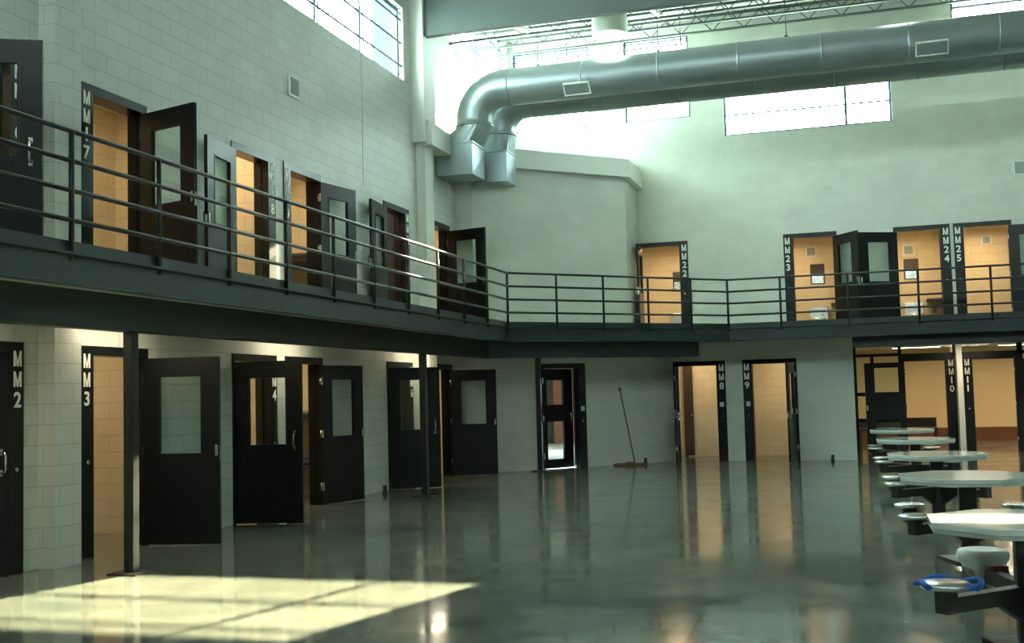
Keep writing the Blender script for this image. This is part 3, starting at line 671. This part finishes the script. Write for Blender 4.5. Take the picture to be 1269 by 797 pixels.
# soffit fluorescent fixtures under the mezzanine
for y, lb in ((7.6, 'left of door MM2'), (10.2, 'over door MM3'), (14.2, 'over doors MM4 and MM5'), (19.0, 'over doors MM6 and MM7')):
    t = tag(empty('soffit_light', (-7.38, y, 2.64)), 'slim lit fixture under the mezzanine ' + lb, 'lamp')
    MB().box(-.06, .06, -.6, .6, -.07, 0).build('housing', 'lampwhite', t); MB().box(-.05, .05, -.58, .58, -.09, -.07).build('diffuser', 'glowwarm', t)
    l = area('soffit_lamp', (0, 0, 0), (.1, 1.1), 9, (1, .85, .6)); l.parent = t; l.location = (0, 0, -.1)
for x in (2.6, 6):
    t = tag(empty('soffit_light', (x, 26.6, 2.60)), 'slim lit fixture under the mezzanine before MM1%d' % (0 if x < 4 else 1), 'lamp')
    MB().box(-.6, .6, -.06, .06, -.07, 0).build('housing', 'lampwhite', t); MB().box(-.58, .58, -.05, .05, -.09, -.07).build('diffuser', 'glowwarm', t)
    l = area('soffit_lamp', (0, 0, 0), (1.1, .1), 22, (1, .85, .6)); l.parent = t; l.location = (0, 0, -.1)
t = tag(empty('smoke_detector', (-7.3, 8.62, 2.64)), 'small dark dome detector on the soffit near MM2', 'detector')
MB().lathe([(.07, -.015), (.07, 0)], (0, 0, 0), 20).build('base', 'greyvent', t); MB().lathe([(.01, -.06), (.04, -.05), (.055, -.015)], (0, 0, 0), 20).build('dome', 'black', t)

# =================================================================== TABLES
def octo(r, n=8, rot=PI / 8): return [(r * math.cos(2 * PI * k / n + rot), r * math.sin(2 * PI * k / n + rot)) for k in range(n)]
def table(x, y, lb, angs, R=.63, sr=.68):
    t = tag(empty('dayroom_table', (x, y, 0)), lb, 'table', 'octagonal fixed tables')
    MB().prism(octo(R), .725, .765).build('tabletop', 'tabletop', t, bevel=.006)
    MB().prism(octo(R - .012), .70, .725).build('underframe', 'tedge', t)
    MB().box(-.075, .075, -.075, .075, .02, .70).build('pedestal', 'black', t, bevel=.008)
    MB().prism(octo(.30, 4, PI / 4 + .35), 0, .02).build('base_plate', 'black', t)
    for k in range(4):
        a = angs[k]; ca, sa = math.cos(a), math.sin(a); d = Vector((ca, sa, 0)); n = Vector((-sa, ca, 0))
        mb = MB().obox(Vector((ca, sa, 0)) * .06 - n * .04 + Vector((0, 0, .28)), d * (sr - .02), n * .08, Vector((0, 0, .09)))
        # gusset at the post
        mb.add([d * .07 - n * .03 + Vector((0, 0, .15)), d * .07 + n * .03 + Vector((0, 0, .15)), d * .30 + n * .03 + Vector((0, 0, .28)), d * .30 - n * .03 + Vector((0, 0, .28)), d * .07 - n * .03 + Vector((0, 0, .28)), d * .07 + n * .03 + Vector((0, 0, .28))],
               [(0, 1, 2, 3), (0, 3, 4), (1, 5, 2), (4, 3, 2, 5), (0, 4, 5, 1)])
        mb.obox(d * (sr - .045) - n * .045 + Vector((0, 0, .28)), d * .09, n * .09, Vector((0, 0, .13)))
        mb.build('arm', 'black', t)
        MB().lathe([(.03, .405), (.10, .415), (.138, .425), (.145, .44), (.141, .453), (.12, .460), (.0, .458)], (ca * sr, sa * sr, 0), 28).build('seat', 'stainless', t)
    return t
D4 = [math.radians(a) for a in (45, 135, 225, 315)]
table(.97, 7.45, 'nearest octagonal table, glaring with sunlight, at the right edge', [math.radians(a) for a in (45, 105, 225, 315)], R=.60, sr=.72)
table(.95, 10.95, 'second nearest octagonal table in the row at right', D4, R=.62)
table(.92, 14.35, 'third octagonal table in the row, between the nearer pair and the far pair', D4, R=.60)
table(.88, 18.3, 'fourth octagonal table in the row at right', D4, R=.61)
table(.83, 22.1, 'farthest octagonal table in the row, before door MM10', D4, R=.61)
# blue cloth ring around the nearest left seat
mb = MB(); pts = []
sx, sy = .97 + .72 * math.cos(D4[2]), 7.45 + .72 * math.sin(D4[2])
for k in range(26):
    a = math.radians(-60 + 290 * k / 25); rr = .172 + .012 * math.sin(5 * a)
    pts.append((rr * math.cos(a), rr * math.sin(a) * 1.05, .012 * math.sin(4 * a)))
mb.tube(pts, .018, 8)
t = mb.build('blue_cloth', 'blue', None, (sx + .02, sy + .02, .446)); tag(t, 'twisted bright blue cloth looped round the nearest stool seat', 'cloth')
# plastic bag over the other seat, with red brown cloth hanging
bx_, by_ = .97 + .72 * math.cos(math.radians(105)), 7.45 + .72 * math.sin(math.radians(105))
vs = []; n = 28; prof = [(.02, .03), (.12, .032), (.155, .024), (.168, .0), (.165, -.03), (.14, -.06), (.12, -.09)]
fs = []
for i, (r, z) in enumerate(prof):
    for j in range(n):
        a = 2 * PI * j / n; w_ = 1 + (.05 * math.sin(5 * a + i) + .04 * math.sin(9 * a)) * (i / 6)
        dz = (-.07 * max(0, math.sin(3 * a + .6)) * (i >= 5) * (i - 4) / 2)
        vs.append((r * w_ * math.cos(a), r * w_ * math.sin(a), z + dz))
for i in range(len(prof) - 1):
    for j in range(n): a = i * n + j; b = i * n + (j + 1) % n; fs.append((a, b, b + n, a + n))
mb = MB().add(vs, fs, True); mb.add(vs[:n], [tuple(range(n))])
t = mb.build('plastic_bag', 'bag', None, (bx_, by_, .455)); tag(t, 'white plastic bag pulled over a stool of the nearest table', 'bag')
mb = MB(); vs = []; fs = []
for i in range(7):
    for j in range(6):
        u = j / 5; v = i / 6; vs.append((.0 + .13 * u * (1 - .3 * v) + .06 * v, -.19 - .015 * math.sin(6 * u + 2 * v) - .02 * v, .40 - .22 * v))
for i in range(6):
    for j in range(5): a = i * 6 + j; fs.append((a, a + 1, a + 7, a + 6))
mb.add(vs, fs, True); o = mb.build('cleaning_rag', 'redcloth', None, (bx_, by_, 0)); md = o.modifiers.new('thick', 'SOLIDIFY'); md.thickness = .008
tag(o, 'red brown rag hanging from under the white plastic bag', 'rag')

# mop and door stops
t = tag(empty('dust_mop', (-4.70, 24.02, 0)), 'dust mop with long dark handle leaning by the angled wall', 'mop')
d = Vector((-.30, .10, 1.60))
MB().tube([(.10, .03, .05), Vector((.10, .03, .05)) + d], .013, 8).build('handle', 'wood', t)
MB().tube([Vector((.10, .03, .05)) + d * .985, Vector((.10, .03, .05)) + d * 1.02], .022, 8).build('grip', 'rubber', t)
mb = MB(); n = 24; vs = []
for (s_, z) in ((1, 0), (1.05, .02), (.85, .045), (.3, .05)):
    for k in range(n):
        a = 2 * PI * k / n; vs.append((.36 * s_ * math.copysign(abs(math.cos(a)) ** .7, math.cos(a)) * (1 + .02 * math.sin(9 * a)), .10 * s_ * math.copysign(abs(math.sin(a)) ** .7, math.sin(a)) * (1 + .06 * math.sin(11 * a)), z))
fs = [(i * n + j, i * n + (j + 1) % n, (i + 1) * n + (j + 1) % n, (i + 1) * n + j) for i in range(3) for j in range(n)]
mb.add(vs, fs, True); mb.add(vs[:n], [tuple(range(n))[::-1]]); mb.add(vs[-n:], [tuple(range(n))])
hd_ = mb.build('mop_head', 'mophead', t); hd_.rotation_euler = (0, 0, .25)
MB().box(-.09, .09, -.04, .04, .045, .075).build('clamp', 'chrome', t)
for x, y, lb in ((-4.45, 24.52, 'small black floor door stop beside the mop'), (-.48, 25.05, 'small black floor door stop right of door MM9'), (-7.62, 17.46, 'small black floor door stop between doors MM5 and MM6')):
    t = tag(empty('door_stop', (x, y, 0)), lb, 'door stop')
    MB().lathe([(.04, 0), (.04, .03), (.03, .06), (.035, .12), (.02, .125)], (0, 0, 0), 16).build('bumper', 'rubber', t); MB().lathe([(.055, 0), (.055, .006)], (0, 0, 0), 16).build('flange', 'black', t)

# =================================================================== YARD behind the exit
struct(MB().prism([(-15, 22.4), (-7.5, 22.2), (-4.5, 25.3), (-4.5, 36), (-15, 36)], -.12, -.02).build('floor_yard', 'slab'), 'pale concrete yard outside the exit door', 'floor')
struct(MB().box(-15, -9.25, 35, 35.3, -.1, 4).build('wall_yard_grey', 'darkwall'), 'dark grey wall across the yard')
struct(MB().box(-9.25, -5, 34.8, 35.3, -.1, 4).build('wall_yard_brick', 'brickred'), 'red brick wall across the yard')
struct(MB().box(-15, -7.45, 22.3, 29.6, 3.0, 3.15).build('ceiling_yard', 'soffit'), 'near part of the canopy over the yard', 'ceiling')  # unseen slabs added to block the sky, leaving a slot for some light
struct(MB().box(-7.45, -4.5, 25.5, 29.6, 3.0, 3.15).build('ceiling_yard_side', 'soffit'), 'side part of the canopy over the yard', 'ceiling')
struct(MB().box(-15, -4.5, 30.1, 35.4, 3.0, 3.15).build('ceiling_yard_far', 'soffit'), 'far part of the canopy over the yard', 'ceiling')
struct(MB().prism([(-7.98, 21.9), (-7.5, 21.9), (-4.55, 24.85), (-4.55, 25.5), (-7.45, 25.5), (-7.98, 25.5)], 2.90, 3.0).build('ceiling_yard_near', 'soffit'), 'canopy right outside the exit door', 'ceiling')  # added light blocker closing the cover up to the exit wall
struct(MB().box(-15.2, -15, 22.2, 35.3, -.1, 3.15).build('wall_yard_end', 'darkwall'), 'end wall of the yard')  # unseen walls added so the yard only gets light through the slot
struct(MB().box(-4.5, -4.42, 25.3, 35.3, -.1, 3.15).build('wall_yard_side', 'darkwall'), 'side wall of the yard')
struct(MB().box(-15, -7.98, 22.2, 22.3, -.1, 3.15).build('wall_yard_near', 'darkwall'), 'near wall of the yard')
for y, z0_, z1_ in ((17.15, 5.2, 7.5), (9.86, 5.1, 10.0)):
    struct(MB().box(XL, XL + .004, y - .008, y + .008, z0_, z1_).build('trim_7', 'greyvent' if y > 12 else 'white'), 'thin vertical sealed joint in the left block wall ' + ('under the barred window' if y > 12 else 'above door MM17'), 'joint')
